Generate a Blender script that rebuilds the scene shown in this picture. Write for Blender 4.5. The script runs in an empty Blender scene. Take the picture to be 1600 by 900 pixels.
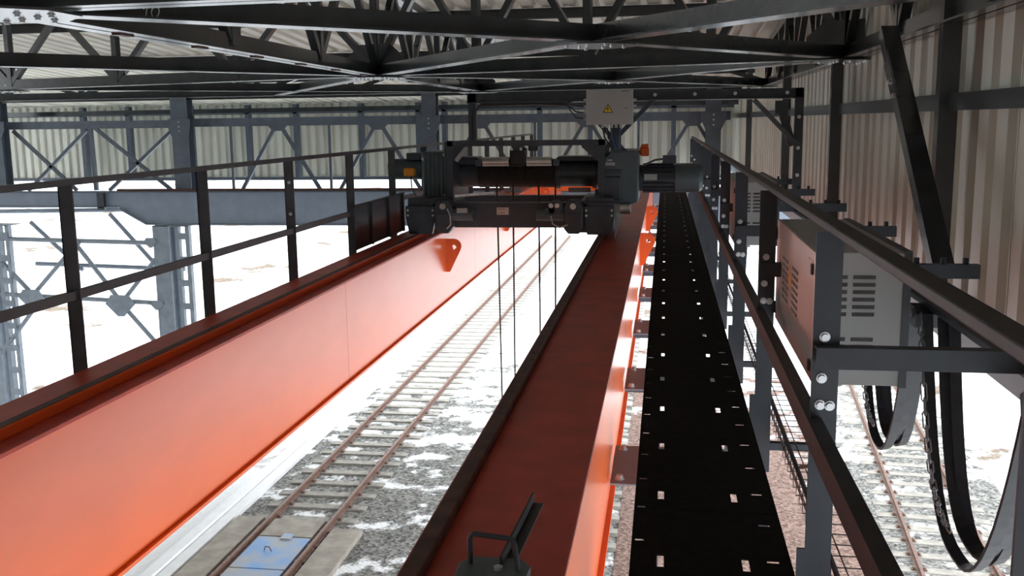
import bpy, bmesh, math, random
from mathutils import Vector, Matrix
random.seed(4)
S = bpy.context.scene
COL = S.collection
G = 10.1                      # height of the viewpoint above the ground; z below is given relative to it
# ------------------------------------------------------------------ camera
F, VX, VY, ROLL = 1550.0, 1040.0, 188.0, 0.013
yv = Vector((VX-800, 450-VY, F)); L_ = F*F/(yv.y-ROLL*yv.x)
zc = -Vector((ROLL*L_, -L_, F)).normalized(); yc = yv.normalized()
xc = zc.cross(yc); xc = xc if xc.x > 0 else -xc
cam_d = bpy.data.cameras.new('camera'); cam = bpy.data.objects.new('camera', cam_d); COL.objects.link(cam)
right, up, fwd = (Vector((xc[i], yc[i], zc[i])) for i in range(3))
R3 = Matrix((right, up, -fwd)).transposed()
cam.matrix_world = Matrix.Translation((0, 0, G)) @ R3.to_4x4()
cam_d.sensor_width = 36; cam_d.lens = F/1600*36; cam_d.clip_end = 600; cam_d.clip_start = .05
S.camera = cam
# ------------------------------------------------------------------ sky and exposure
W = bpy.data.worlds.new('overcast_sky'); S.world = W; W.use_nodes = True
bg = W.node_tree.nodes['Background']; bg.inputs[0].default_value = (.93, .97, 1, 1); bg.inputs[1].default_value = 3.5
vs = S.view_settings; vs.view_transform = 'Standard'; vs.look = 'None'; vs.gamma = 1; vs.use_curve_mapping = False
vs.exposure = 0.0
# ------------------------------------------------------------------ materials
def mat(name, col, rough=.5, metal=0., var=.12, scale=6., bump=0., spec=.5, coat=0., emit=0, col2=None, stretch=(1, 1, 1)):
    m = bpy.data.materials.new(name); m.use_nodes = True; nt = m.node_tree; b = nt.nodes['Principled BSDF']
    b.inputs['Roughness'].default_value = rough; b.inputs['Metallic'].default_value = metal
    b.inputs['Specular IOR Level'].default_value = spec; b.inputs['Coat Weight'].default_value = coat
    b.inputs['Coat Roughness'].default_value = .12
    tc = nt.nodes.new('ShaderNodeTexCoord'); mp = nt.nodes.new('ShaderNodeMapping'); mp.inputs['Scale'].default_value = stretch
    nz = nt.nodes.new('ShaderNodeTexNoise'); nz.inputs['Scale'].default_value = scale; nz.inputs['Detail'].default_value = 5
    rp = nt.nodes.new('ShaderNodeValToRGB')
    lo = col2 or tuple(c*(1-var) for c in col); hi = tuple(min(1, c*(1+var)) for c in col)
    rp.color_ramp.elements[0].color = (*lo, 1); rp.color_ramp.elements[1].color = (*hi, 1)
    rp.color_ramp.elements[0].position = .35; rp.color_ramp.elements[1].position = .65
    nt.links.new(tc.outputs['Object'], mp.inputs[0]); nt.links.new(mp.outputs[0], nz.inputs['Vector'])
    nt.links.new(nz.outputs['Fac'], rp.inputs[0]); nt.links.new(rp.outputs[0], b.inputs['Base Color'])
    if bump:
        bp = nt.nodes.new('ShaderNodeBump'); bp.inputs['Strength'].default_value = bump; bp.inputs['Distance'].default_value = .01
        nt.links.new(nz.outputs['Fac'], bp.inputs['Height']); nt.links.new(bp.outputs[0], b.inputs['Normal'])
    return m
def ground_mat(name, c1, c2, scale, snow_lo, snow_hi, snow_scale, grad=None):
    """stones of two tones (voronoi cells) with drifted snow lying over them"""
    m = bpy.data.materials.new(name); m.use_nodes = True; nt = m.node_tree; N = nt.nodes; b = N['Principled BSDF']
    b.inputs['Roughness'].default_value = .9; b.inputs['Specular IOR Level'].default_value = .2
    geo = N.new('ShaderNodeNewGeometry')
    vo = N.new('ShaderNodeTexVoronoi'); vo.inputs['Scale'].default_value = scale
    r1 = N.new('ShaderNodeValToRGB'); r1.color_ramp.elements[0].color = (*c1, 1); r1.color_ramp.elements[1].color = (*c2, 1)
    nz = N.new('ShaderNodeTexNoise'); nz.inputs['Scale'].default_value = snow_scale; nz.inputs['Detail'].default_value = 8; nz.inputs['Roughness'].default_value = .68
    add = N.new('ShaderNodeMath'); add.operation = 'ADD'; add.inputs[1].default_value = 0
    r2 = N.new('ShaderNodeMapRange'); r2.inputs['From Min'].default_value = snow_lo; r2.inputs['From Max'].default_value = snow_hi
    mx = N.new('ShaderNodeMix'); mx.data_type = 'RGBA'; mx.inputs['B'].default_value = (.86, .88, .9, 1)
    l = nt.links.new
    l(geo.outputs['Position'], vo.inputs['Vector']); l(geo.outputs['Position'], nz.inputs['Vector'])
    l(vo.outputs['Color'], r1.inputs[0]); l(r1.outputs[0], mx.inputs['A'])
    l(nz.outputs['Fac'], add.inputs[0])
    if grad:                                        # deeper snow further out in the open
        sp = N.new('ShaderNodeSeparateXYZ'); mr = N.new('ShaderNodeMapRange')
        mr.inputs['From Min'].default_value, mr.inputs['From Max'].default_value, mr.inputs['To Min'].default_value, mr.inputs['To Max'].default_value = grad
        l(geo.outputs['Position'], sp.inputs[0]); l(sp.outputs['Y'], mr.inputs[0]); l(mr.outputs[0], add.inputs[1])
    l(add.outputs[0], r2.inputs[0]); l(r2.outputs[0], mx.inputs['Factor']); l(mx.outputs['Result'], b.inputs['Base Color'])
    bp = N.new('ShaderNodeBump'); bp.inputs['Strength'].default_value = .5; bp.inputs['Distance'].default_value = .03
    l(vo.outputs['Distance'], bp.inputs['Height']); l(bp.outputs[0], b.inputs['Normal'])
    return m
M = dict(
 orange=mat('orange_gloss_paint', (.88, .15, .030), .24, var=.05, scale=3, spec=.42, stretch=(1, .4, 1)),
 flange=mat('orange_paint_dulled_by_dust', (.54, .066, .040), .42, var=.16, scale=5, spec=.4, bump=.05),
 rail_top=mat('worn_rail_steel', (.10, .045, .035), .55, var=.35, scale=12, spec=.4, bump=.15),
 black=mat('black_walkway_coating', (.010, .010, .010), .8, var=.3, scale=30, spec=.12),
 dark=mat('charcoal_paint', (.034, .041, .054), .42, var=.15, scale=7, spec=.45),
 darkgloss=mat('handrail_charcoal_paint', (.030, .029, .031), .5, var=.3, scale=14, spec=.5, bump=.05),
 railgrey=mat('left_railing_glare_washed_paint', (.060, .056, .062), .5, var=.15, scale=8),  # charcoal railing, lightened so the colour carries the glare washing over it
 truss=mat('truss_dark_grey_paint', (.036, .042, .048), .24, var=.18, scale=4, spec=.8, coat=.3),
 frame=mat('blue_grey_primer', (.085, .105, .135), .45, var=.12, scale=5, spec=.45),
 runway=mat('runway_beam_grey_paint', (.23, .275, .34), .45, var=.06, scale=3, spec=.4),
 lattice=mat('outdoor_column_grey_paint', (.24, .28, .33), .5, var=.12, scale=4, spec=.4),
 hoist=mat('hoist_graphite_paint', (.042, .048, .058), .38, var=.2, scale=8, spec=.5),
 hoistg=mat('gearbox_grey_green_paint', (.078, .102, .112), .4, var=.12, scale=6, spec=.5),
 rope=mat('greasy_steel_rope', (.055, .045, .038), .45, metal=.3, var=.3, scale=40),
 silver=mat('bare_steel', (.60, .57, .52), .32, metal=.9, var=.15, scale=10),
 zinc=mat('zinc_bolt', (.62, .64, .66), .35, metal=.7, var=.1, scale=20),
 box=mat('light_grey_enclosure_enamel', (.42, .42, .41), .4, var=.04, scale=4),
 door=mat('cabinet_door_reflection_tint', (.62, .47, .41), .30, metal=.55, var=.06, scale=3, spec=.7),  # grey door; the orange girder's reflection is tinted into its base colour
 cab=mat('cabinet_grey_enamel', (.34, .35, .35), .35, var=.05, scale=3),
 louvre=mat('louvre_shade_and_strip_grey', (.15, .15, .155), .6),  # slot shadow painted into the louvre colour; also plain dark maker strip
 clad=mat('cladding_off_white', (.70, .70, .62), .34, var=.10, scale=1.2, spec=.5, stretch=(1.5, 1.5, .35)),
 roof=mat('roof_deck_off_white', (.80, .79, .70), .4, var=.10, scale=1.0, spec=.4, stretch=(1.5, .35, 1)),
 yellow=mat('amber_plastic', (.80, .30, .02), .4),
 sign=mat('warning_yellow', (.85, .62, .02), .5), ink=mat('black_print', (.012, .012, .012), .5),
 plate=mat('pale_nameplate', (.62, .50, .44), .4), chalk=mat('white_chalk', (.7, .72, .72), .9),
 rubber=mat('black_cable_rubber', (.022, .023, .03), .42, var=.2, scale=30, spec=.5),
 blue=mat('blue_cable', (.03, .07, .16), .5), chain=mat('galvanised_chain', (.35, .36, .38), .4, metal=.6),
 sleeper=mat('concrete_sleeper', (.34, .325, .295), .85, var=.18, scale=5, spec=.2, bump=.2),
 concrete=mat('weathered_concrete', (.34, .315, .275), .85, var=.15, scale=3, spec=.2, bump=.1),
 snowtop=mat('packed_snow', (.86, .88, .9), .8, var=.03, scale=3, spec=.2),
 bluepaint=mat('worn_blue_paint', (.16, .32, .60), .6, var=.0, scale=1.6, col2=(.36, .36, .35)),
 rust=mat('rusty_rail_side', (.16, .085, .06), .6, var=.3, scale=14), sand=mat('pale_sand', (.55, .46, .33), .95, var=.2, scale=4, spec=.1, bump=.3),
 back=mat('back_wall_sheet', (.22, .22, .20), .6, var=.1, scale=1),
 ground=ground_mat('snow_field', (.12, .095, .07), (.30, .24, .19), 8, .38, .46, .16),
 floor=ground_mat('bare_gravel_under_roof', (.12, .10, .09), (.25, .21, .19), 14, .9, 1.0, .3),
 pink=ground_mat('reddish_granite_gravel', (.09, .055, .043), (.34, .235, .20), 14, .60, .70, .55, (24, 42, -.03, .22)),
 ballast=ground_mat('grey_ballast', (.030, .030, .029), (.36, .36, .34), 13, .53, .59, .75, (24, 44, -.02, .17)),
)
# ------------------------------------------------------------------ mesh helpers
FK = 1.0                      # size factor of the far runway group while it is being built
class MB:
    def __init__(s): s.v, s.f = [], []
    def add(s, vs, fs):
        o = len(s.v); s.v += [tuple(p) for p in vs]; s.f += [tuple(o+i for i in f) for f in fs]; return s
    def box(s, x0, x1, y0, y1, z0, z1):
        return s.add([(x, y, z) for x in (x0, x1) for y in (y0, y1) for z in (z0, z1)],
                     [(0, 1, 3, 2), (4, 6, 7, 5), (0, 4, 5, 1), (2, 3, 7, 6), (0, 2, 6, 4), (1, 5, 7, 3)])
    def prism(s, poly, d0, d1, axis='y'):
        """poly in the plane normal to axis: y->(x,z)  x->(y,z)  z->(x,y)"""
        n = len(poly); k = {'y': lambda a, b, d: (a, d, b), 'x': lambda a, b, d: (d, a, b), 'z': lambda a, b, d: (a, b, d)}[axis]
        vs = [k(a, b, d0) for a, b in poly]+[k(a, b, d1) for a, b in poly]
        return s.add(vs, [tuple(range(n-1, -1, -1)), tuple(range(n, 2*n))]+[(i, (i+1) % n, n+(i+1) % n, n+i) for i in range(n)])
    def sweep(s, p, q, prof, upv=(0, 0, 1)):
        """profile (a,b) points: a sideways, b along up, extruded from p to q"""
        p, q = Vector(p), Vector(q); d = (q-p).normalized(); u = Vector(upv)
        if abs(d.dot(u)) > .98: u = Vector((0, 1, 0))
        side = d.cross(u).normalized(); u2 = side.cross(d).normalized(); n = len(prof)
        vs = [p+side*a+u2*b for a, b in prof]+[q+side*a+u2*b for a, b in prof]
        return s.add(vs, [tuple(range(n)), tuple(range(2*n-1, n-1, -1))]+[(i, n+i, n+(i+1) % n, (i+1) % n) for i in range(n)])
    def bar(s, p, q, w, h, upv=(0, 0, 1)):
        return s.sweep(p, q, [(-w/2, -h/2), (w/2, -h/2), (w/2, h/2), (-w/2, h/2)], upv)
    def angle(s, p, q, w, h, t=.012, upv=(0, 0, 1), flip=1):
        pr = [(0, 0), (w*flip, 0), (w*flip, t), (t*flip, t), (t*flip, h), (0, h)]
        return s.sweep(p, q, pr if flip > 0 else pr[::-1], upv)
    def cyl(s, p, q, r, n=16, r2=None):
        p, q = Vector(p), Vector(q); d = (q-p).normalized(); a = d.orthogonal().normalized(); b = d.cross(a); r2 = r if r2 is None else r2
        vs = [p+(a*math.cos(t)+b*math.sin(t))*r for t in [2*math.pi*i/n for i in range(n)]]
        vs += [q+(a*math.cos(t)+b*math.sin(t))*r2 for t in [2*math.pi*i/n for i in range(n)]]
        return s.add(vs, [tuple(range(n-1, -1, -1)), tuple(range(n, 2*n))]+[(i, (i+1) % n, n+(i+1) % n, n+i) for i in range(n)])
    def tube(s, pts, r, n=8, flat=None):
        """tube along points; flat=(w,t) gives a flat strap lying in the curve's plane normal"""
        P = [Vector(p) for p in pts]; rings = []; prev = None
        for i, p in enumerate(P):
            d = (P[min(i+1, len(P)-1)]-P[max(i-1, 0)]).normalized()
            if prev is None: a = d.orthogonal().normalized() if flat is None else (Vector(flat[2])-d*Vector(flat[2]).dot(d)).normalized()
            else: a = (prev-d*prev.dot(d)).normalized()
            prev = a; b = d.cross(a)
            if flat: rings.append([p+a*x*flat[0]/2+b*y*flat[1]/2 for x, y in ((-1, -1), (1, -1), (1, 1), (-1, 1))])
            else: rings.append([p+(a*math.cos(2*math.pi*k/n)+b*math.sin(2*math.pi*k/n))*r for k in range(n)])
        m = len(rings[0]); vs = [v for R in rings for v in R]; fs = [tuple(range(m-1, -1, -1)), tuple(range(len(vs)-m, len(vs)))]
        for i in range(len(rings)-1):
            fs += [(i*m+k, i*m+(k+1) % m, (i+1)*m+(k+1) % m, (i+1)*m+k) for k in range(m)]
        return s.add(vs, fs)
    def ico(s, c, r, sx=1, sy=1, sz=1):
        bm = bmesh.new(); bmesh.ops.create_icosphere(bm, subdivisions=2, radius=r)
        s.add([(c[0]+v.co.x*sx, c[1]+v.co.y*sy, c[2]+v.co.z*sz) for v in bm.verts], [[v.index for v in f.verts] for f in bm.faces]); bm.free(); return s
    def build(s, name, m, parent=None, smooth=False, bevel=0, base=None):
        """vertices are world coordinates with z relative to the viewpoint; parent's place is taken off"""
        off = Vector(parent['_loc']) if parent is not None else Vector(base or (0, 0, 0))*FK
        me = bpy.data.meshes.new(name)
        me.from_pydata([tuple(Vector(p)*FK-off) for p in s.v], [], s.f)
        bm = bmesh.new(); bm.from_mesh(me); bmesh.ops.recalc_face_normals(bm, faces=bm.faces); bm.to_mesh(me); bm.free()
        me.materials.append(M[m]); o = bpy.data.objects.new(name, me); COL.objects.link(o)
        if parent is not None: o.parent = parent
        else: o.location = off+Vector((0, 0, G))
        o['_loc'] = tuple(off)
        if smooth:
            for p in me.polygons: p.use_smooth = True
            md = o.modifiers.new('es', 'EDGE_SPLIT'); md.split_angle = math.radians(35)
        if bevel:
            md = o.modifiers.new('bevel', 'BEVEL'); md.width = bevel; md.segments = 2; md.limit_method = 'ANGLE'
        return o
def tag(o, label, cat=None, group=None, kind=None):
    o['label'] = label
    if cat: o['category'] = cat
    if group: o['group'] = group
    if kind: o['kind'] = kind
    return o
def thing(name, loc, label=None, cat=None, group=None, kind=None):
    loc = tuple(c*FK for c in loc)
    o = bpy.data.objects.new(name, None); COL.objects.link(o); o.location = (loc[0], loc[1], loc[2]+G); o['_loc'] = tuple(loc); o.empty_display_size = .2
    if label: o['label'] = label
    if cat: o['category'] = cat
    if group: o['group'] = group
    if kind: o['kind'] = kind
    return o
def put(name, mesh_obj_data, parent, loc, rot=(0, 0, 0), scale=1):
    o = bpy.data.objects.new(name, mesh_obj_data); COL.objects.link(o); o.parent = parent
    o.location = Vector(loc)*FK-Vector(parent['_loc']); o.rotation_euler = rot; o.scale = (scale*FK,)*3; return o
def B(*a): return MB().box(*a)
# shared bolt: washer and hexagon head, axis along local -y (faces the viewer) at rot 0
_b = MB().cyl((0, 0, 0), (0, -.004, 0), .017, 14).cyl((0, -.004, 0), (0, -.015, 0), .0125, 6)
_me = bpy.data.meshes.new('bolt'); _me.from_pydata(_b.v, [], _b.f); _me.materials.append(M['zinc']); BOLT = _me
UP, DOWN, WEST, EAST = (-math.pi/2, 0, 0), (math.pi/2, 0, 0), (0, 0, -math.pi/2), (0, 0, math.pi/2)
def bolt(parent, loc, rot=(0, 0, 0), s=1): return put('bolt', BOLT, parent, loc, rot, s)

# ================================================================== ground and tracks
g = MB().add([(-170, -80, -G), (170, -80, -G), (170, 330, -G), (-170, 330, -G)], [(0, 1, 2, 3)]).build('ground', 'ground'); tag(g, 'snow covered yard outside the steel hall', kind='structure')
def slab(name, m, x0, x1, y0, y1, z0, z1, label):
    return tag(B(x0, x1, y0, y1, z0, z1).build(name, m, base=(x0, y0, z0)), label, kind='structure')
slab('floor', 'floor', -37, 4, -16, 19, -G, -G+.02, 'bare gravel floor of the hall under the roof')
slab('gravel_bed', 'pink', -1.05, 5.0, 8, 47, -G, -G+.04, 'reddish granite gravel between the tracks')
def ballast(name, pts, label):
    b = MB(); (xa, ya), (xb, yb), w, h = pts
    d = Vector((xb-xa, yb-ya)).normalized(); n = Vector((d.y, -d.x)); pr = [(-w/2-.35, 0), (-w/2, h), (w/2, h), (w/2+.35, 0)]
    b.sweep((xa, ya, -G), (xb, yb, -G), pr); return tag(b.build(name, 'ballast', base=(xa, ya, -G)), label, kind='structure')
ballast('ballast_bed', ((-8.2, 10), (-8.2, 120), 5.0, .06), 'grey ballast of the track seen between the orange girders')
ballast('ballast_bed', ((4.9+.9, 12), (14.6+.9, 130), 3.4, .06), 'grey ballast of the track at the right beyond the handrail')
ballast('ballast_bed', ((-2.55, 16), (-2.55, 120), 2.4, .05), 'grey ballast strip glimpsed between girder and walkway')
tag(B(-5.75, -5.25, 16, 46, -G, -G+.05).build('sand_strip', 'sand', base=(-5.5, 16, -G)), 'strip of pale sand along the ballast', kind='structure')
c = thing('concrete_kerb', (-11.2, 10, -G), 'snow covered concrete kerb beside the grey ballast', 'kerb')
B(-11.5, -11.22, 12, 100, -G, -G+.22).build('kerb_stone', 'snowtop', c); B(-11.18, -10.88, 12, 100, -G, -G+.16).build('kerb_stone', 'snowtop', c)
RP = [(-.07, 0), (.07, 0), (.07, .012), (.012, .03), (.012, .12), (.036, .132), (.036, .165), (-.036, .165), (-.036, .132), (-.012, .12), (-.012, .03), (-.07, .012)]
sb = MB(); sb.add([(x*1.35, y*w, z) for x in (-1, -.55, .55, 1) for y, z, w in ((-1, 0, .16), (1, 0, .16), (1, .17, .14), (-1, .17, .14))],
    [(0, 1, 2, 3), (15, 14, 13, 12)]+[(i*4+k, i*4+(k+1) % 4, i*4+4+(k+1) % 4, i*4+4+k) for i in range(3) for k in range(4)])
SL = bpy.data.meshes.new('sleeper'); SL.from_pydata(sb.v, [], sb.f); SL.materials.append(M['sleeper'])
fb = MB().prism([(-.055, 0), (.055, 0), (.055, .035), (.022, .04), (.022, .085), (-.022, .085), (-.022, .04), (-.055, .035)], -.06, .06)
FX = bpy.data.meshes.new('rail_clip'); FX.from_pydata(fb.v, [], fb.f); FX.materials.append(M['rust'])
def track(x0, y0, ang, n, y_step, label, near_fast, raise_=0.0):
    t = thing('railway_track', (x0, y0, -G), label, 'railway track')
    d = Vector((math.sin(ang), math.cos(ang), 0)); nrm = Vector((math.cos(ang), -math.sin(ang), 0)); o = Vector((x0, y0, -G))
    for s in (-.815, .815):
        p = o+nrm*s+Vector((0, 0, .095+raise_)); MB().sweep(p, p+d*(n*y_step), RP).build('rail', 'rust', t)
    for i in range(n):
        p = o+d*((i+.5)*y_step); put('sleeper', SL, t, p+Vector((0, 0, -.06+raise_)), (0, 0, -ang))
        if i < near_fast:
            for s in (-.93, -.70, .70, .93): put('rail_clip', FX, t, p+nrm*s+Vector((0, 0, .095+raise_)), (0, 0, -ang))
    return t
track(-9.04, 14.1, 0, 85, .86, 'railway track with concrete sleepers seen between the two orange girders', 22)
track(4.9+.84, 12, .0818, 85, .80, 'railway track running off at the right beyond the handrail and hanging cables', 25, -.03)
track(-2.4, 22, 0, 45, .86, 'railway track mostly hidden under the right girder, sleeper ends showing', 0)
c = thing('track_crossing_panel', (-9.04, 17, -G), 'concrete panel with worn blue paint laid between the rails', 'crossing panel')
B(-9.7, -8.38, 20.0, 21.7, -G+.1, -G+.21).build('painted_slab', 'bluepaint', c); B(-9.7, -8.38, 21.75, 22.75, -G+.1, -G+.22).build('concrete_slab', 'concrete', c)
B(-9.7, -8.38, 17, 19.95, -G+.1, -G+.21).build('painted_slab', 'bluepaint', c)
B(-8.05, -7.3, 17, 22.4, -G+.06, -G+.2).build('concrete_slab', 'concrete', c); B(-10.75, -10.05, 17, 22.9, -G+.06, -G+.2).build('concrete_slab', 'concrete', c)
B(-9.1, -8.85, 21.55, 21.85, -G+.21, -G+.25).build('blue_cover', 'bluepaint', c)
MB().tube([(-9.25, 20.95, -G+.21), (-9.22, 20.95, -G+.30), (-9.1, 20.9, -G+.31), (-9.05, 20.9, -G+.21)], .015, 6).build('lifting_loop', 'rust', c)

# ================================================================== shell of the hall
def roofz(y): return 3.0-.075*y
def corr(name_parent, m, n_sheet, w, pitch, depth, fn, part='cladding_sheet'):
    """corrugated sheets; fn(a, d, e) -> point, a across the ribs, d relief, e 0/1 along the ribs"""
    for i in range(n_sheet):
        k = round(w/pitch); prof = []; a0 = i*w; jog = .004*(i % 2)
        for j in range(k):
            b = a0+j*pitch
            prof += [(b, 0), (b+pitch*.56, 0), (b+pitch*.64, depth), (b+pitch*.92, depth)]
        prof.append((a0+k*pitch+.03, 0)); n = len(prof)
        vs = [fn(a, d+jog, 0) for a, d in prof]+[fn(a, d+jog, 1) for a, d in prof]
        MB().add(vs, [(j, j+1, n+j+1, n+j) for j in range(n-1)]).build(part, m, name_parent)
XW, YW, XL = 2.0, 31.0, -36.0
wf = thing('wall_far', (0, YW, -1.66), 'off-white ribbed cladding of the far wall above the open bay', kind='structure')
corr(wf, 'clad', 34, 1.12, .28, .075, lambda a, d, e: (XW-a, YW+d, (-1.66, roofz(YW)+.1)[e]))
B(XL, XW, YW-.03, YW+.06, -1.76, -1.66).build('base_flashing', 'frame', wf)
wr = thing('wall_right', (XW, 0, -1.3), 'off-white ribbed cladding of the wall beside the walkway', kind='structure')
corr(wr, 'clad', 40, 1.08, .36, .07, lambda a, d, e: (XW+d, YW-a, (-1.28, roofz(YW-a)+.05)[e]))
B(XW-.12, XW+.02, -10, YW, -1.49, -1.28).build('base_beam', 'runway', wr)
B(1.84, 1.96, -10, YW-.1, .04, .15).build('girt', 'truss', wr)
for y in (7.05, 11.45, 16.0, 23.0):
    tag(B(1.78, 1.90, y-.05, y+.05, -1.4, roofz(y)-.02).build('wall_column', 'truss', base=(1.84, y, -1.4)), 'dark steel column of the ribbed right wall, '+{7.05: 'crossed by the sloping strut', 11.45: 'second from the near end', 16.0: 'behind the portal leg of the hoist', 23.0: 'the farthest, near the corner'}[y], 'column')
ce = thing('ceiling', (0, 0, 0), 'sloping ribbed roof deck of the hall', kind='structure')
corr(ce, 'roof', 38, .99, .33, .10, lambda a, d, e: ((XW+.2-a), (-16, YW+.2)[e], roofz((-16, YW+.2)[e])+d), 'roof_sheet')
wb = thing('wall_back', (0, -16, -G), 'plain sheet wall closing the hall behind the viewer', kind='structure')
B(XL, XW, -16.2, -16, -G, 4.7).build('wall_sheet', 'back', wb)
B(XL-.2, XL, -16, 4, -G, 4.6).build('wall_sheet', 'back', wb)
for i, y in enumerate((16.1, 20.3, 23.7, 27.5)):
    z = roofz(y)
    o = MB().sweep((XL, y, z-.02), (XW, y, z-.02), [(-.05, 0), (-.05, -.16), (.05, -.16), (.05, -.145), (-.038, -.145), (-.038, -.012), (.05, -.012), (.05, 0)])
    tag(o.build('roof_purlin', 'truss', base=(-10, y, z-.18)), 'dark steel purlin under the roof deck, '+('nearest', 'second nearest', 'third', 'farthest')[i]+' of four', 'purlin', 'roof purlins')
# ------------------------------------------------------------------ roof trusses and bracing
def lattice_truss(name, p, q, n, label, double=False, ztop=None, nodes_at=()):
    """vertical truss: bottom chord p-q at z .6, top chord under the roof, posts, diagonals, gussets"""
    p, q = Vector(p), Vector(q); t = thing(name, (p.x, p.y, p.z), label, 'truss')
    d = (q-p).normalized(); nr = Vector((d.y, -d.x, 0))
    if nr.y > 0: nr = -nr
    if double:
        for s in (-1, 1):
            MB().angle(p+nr*s*.012, q+nr*s*.012, .10, .15, .014, flip=(1 if (d.cross(Vector((0, 0, 1)))).dot(nr)*s > 0 else -1)).build('bottom_chord', 'truss', t)
        k = int((q-p).length/1.1)
        for i in range(k): c = p.lerp(q, (i+.5)/k); MB().bar(c-d*.09+Vector((0, 0, -.006)), c+d*.09+Vector((0, 0, -.006)), .06, .012).build('batten_plate', 'rail_top', t)
    else:
        MB().angle(p, q, .10, .15, .014, flip=-1).build('bottom_chord', 'truss', t); MB().angle(p+nr*.02, q+nr*.02, .09, .15, .014, flip=1).build('bottom_chord', 'truss', t)
    top = lambda w: Vector((w.x, w.y, roofz(w.y)-.26 if ztop is None else ztop))
    tp, tq = top(p), top(q); MB().bar(tp, tq, .14, .12).build('top_chord', 'truss', t)
    for i in range(n+1):
        a = p.lerp(q, i/n); b = top(a)
        MB().bar(a+Vector((0, 0, .05)), b, .09, .09, d).build('post', 'truss', t)
        if i < n:
            a2 = p.lerp(q, (i+1)/n); b2 = top(a2); m_ = (b+b2)/2
            MB().bar(a+Vector((0, 0, .08)), m_, .08, .08, d.cross(Vector((0, 0, 1)))).build('diagonal', 'truss', t)
            MB().bar(a2+Vector((0, 0, .08)), m_, .08, .08, d.cross(Vector((0, 0, 1)))).build('diagonal', 'truss', t)
    for w, sz in nodes_at:
        w = Vector(w); gp = MB(); h = sz*.95
        pts = [(-sz, 0), (sz, 0), (sz, h*.6), (sz*.55, h), (-sz*.55, h), (-sz, h*.6)]
        fr = [w+d*a+Vector((0, 0, b))+nr*.03 for a, b in pts]; bk = [x-nr*.012 for x in fr]; m = len(pts)
        gp.add(fr+bk, [tuple(range(m)), tuple(range(2*m-1, m-1, -1))]+[(i, m+i, m+(i+1) % m, (i+1) % m) for i in range(m)])
        go = gp.build('gusset_plate', 'truss', t)
        ang = math.atan2(nr.x, -nr.y)
        for a in (-.6, -.3, .3, .6): put('bolt', BOLT, t, w+d*a*sz+Vector((0, 0, .07))+nr*.03, (0, 0, ang))
    return t
ZB = .6
A0, A1 = (-3.38, 4.85, ZB), (1.9, 4.55, ZB)
B0, B1, B2 = (-16.5, 16.3, ZB), (-3.66, 12.55, ZB), (1.86, 10.95, ZB)
C0, C1, C2 = (-16.5, 20.3, ZB), (-3.62, 19.4, ZB), (1.86, 19.3, ZB)
lattice_truss('roof_truss', (-9.5, 5.2, ZB), A1, 6, 'dark roof truss crossing overhead at the top left corner')
lattice_truss('roof_truss', B0, B1, 6, 'dark roof truss left of the big central gusset', nodes_at=((B1, .42), ((-10.3, 14.5, ZB), .4)))
lattice_truss('roof_truss', B1, B2, 4, 'dark roof truss between the central gusset and the right wall', nodes_at=((B2, .42),))
lattice_truss('roof_truss', C0, C2, 9, 'farthest roof truss, low in front of the far cladding', nodes_at=((C1, .35),), ztop=1.0)
lattice_truss('roof_truss', (-3.38, 1.0, ZB), B1, 5, 'double-angle roof truss running away at upper left to the central gusset', double=True, nodes_at=(((-3.38, 4.8, ZB), .4),))
lattice_truss('roof_truss', B1, C1, 4, 'roof truss running from the central gusset to the farthest truss', double=True)
lattice_truss('roof_truss', (1.86, 1.5, ZB), (1.86, 10.95, ZB), 4, 'near roof truss along the top of the right wall', nodes_at=(((1.86, 7.4, ZB), .4),))
lattice_truss('roof_truss', (1.86, 10.95, ZB), (1.86, 19.3, ZB), 4, 'far roof truss along the top of the right wall')
X1, X2 = Vector((-.56, 8.12, ZB+.02)), Vector((-.8, 15.85, ZB+.02))
def brace(p, q, label, fl=1, w=.10, h=.14):
    p, q = Vector(p), Vector(q); t = thing('roof_brace', (p.x, p.y, p.z), label, 'brace', 'crossed braces under the roof')
    MB().angle(p, q, w, h, .014, flip=fl).build('angle_bar', 'truss', t); MB().angle(p, q, w, h, .014, flip=-fl).build('angle_bar', 'truss', t); return t
b1 = brace((-3.38, 5.0, ZB), X1, 'heavy roof brace chalked with a white 10')
brace(X1, B2, 'roof brace from the near crossing to the right wall node'); brace(B1, X1, 'roof brace from the central gusset to the near crossing')
brace(X1, (1.86, 4.75, ZB), 'roof brace rising to the top edge above the grey box')
brace(B1, X2, 'roof brace from the central gusset to the far crossing'); brace(X2, C2, 'roof brace from the far crossing towards the wall corner')
brace(C1, X2, 'roof brace from the farthest truss to the far crossing'); brace(X2, B2, 'roof brace from the far crossing to the right wall node')
brace(B1, (-7.7, 19.4, ZB), 'roof brace from the central gusset towards the left far truss'); brace((-10.3, 14.5, ZB), (-4.2, 19.4, ZB), 'roof brace crossing the left far bay')
brace((-9.4, 5.3, ZB), B1, 'roof brace in the upper left bay')
for cc, nm in ((X1, 'near'), (X2, 'far')):
    t = thing('crossing_plate', tuple(cc), 'flat steel plate joining the '+nm+' crossing of the roof braces', 'plate')
    MB().prism([(cc.x-.32, cc.y-.12), (cc.x-.12, cc.y-.32), (cc.x+.12, cc.y-.32), (cc.x+.32, cc.y-.12), (cc.x+.32, cc.y+.12), (cc.x+.12, cc.y+.32), (cc.x-.12, cc.y+.32), (cc.x-.32, cc.y+.12)], ZB-.012, ZB+.0, 'z').build('plate', 'truss', t)
    for a in range(8):
        r_ = .14 if a % 2 else .24; th = math.pi/4*a+.4; bolt(t, (cc.x+r_*math.cos(th), cc.y+r_*math.sin(th), ZB-.012), DOWN)
n_ = 0
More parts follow.
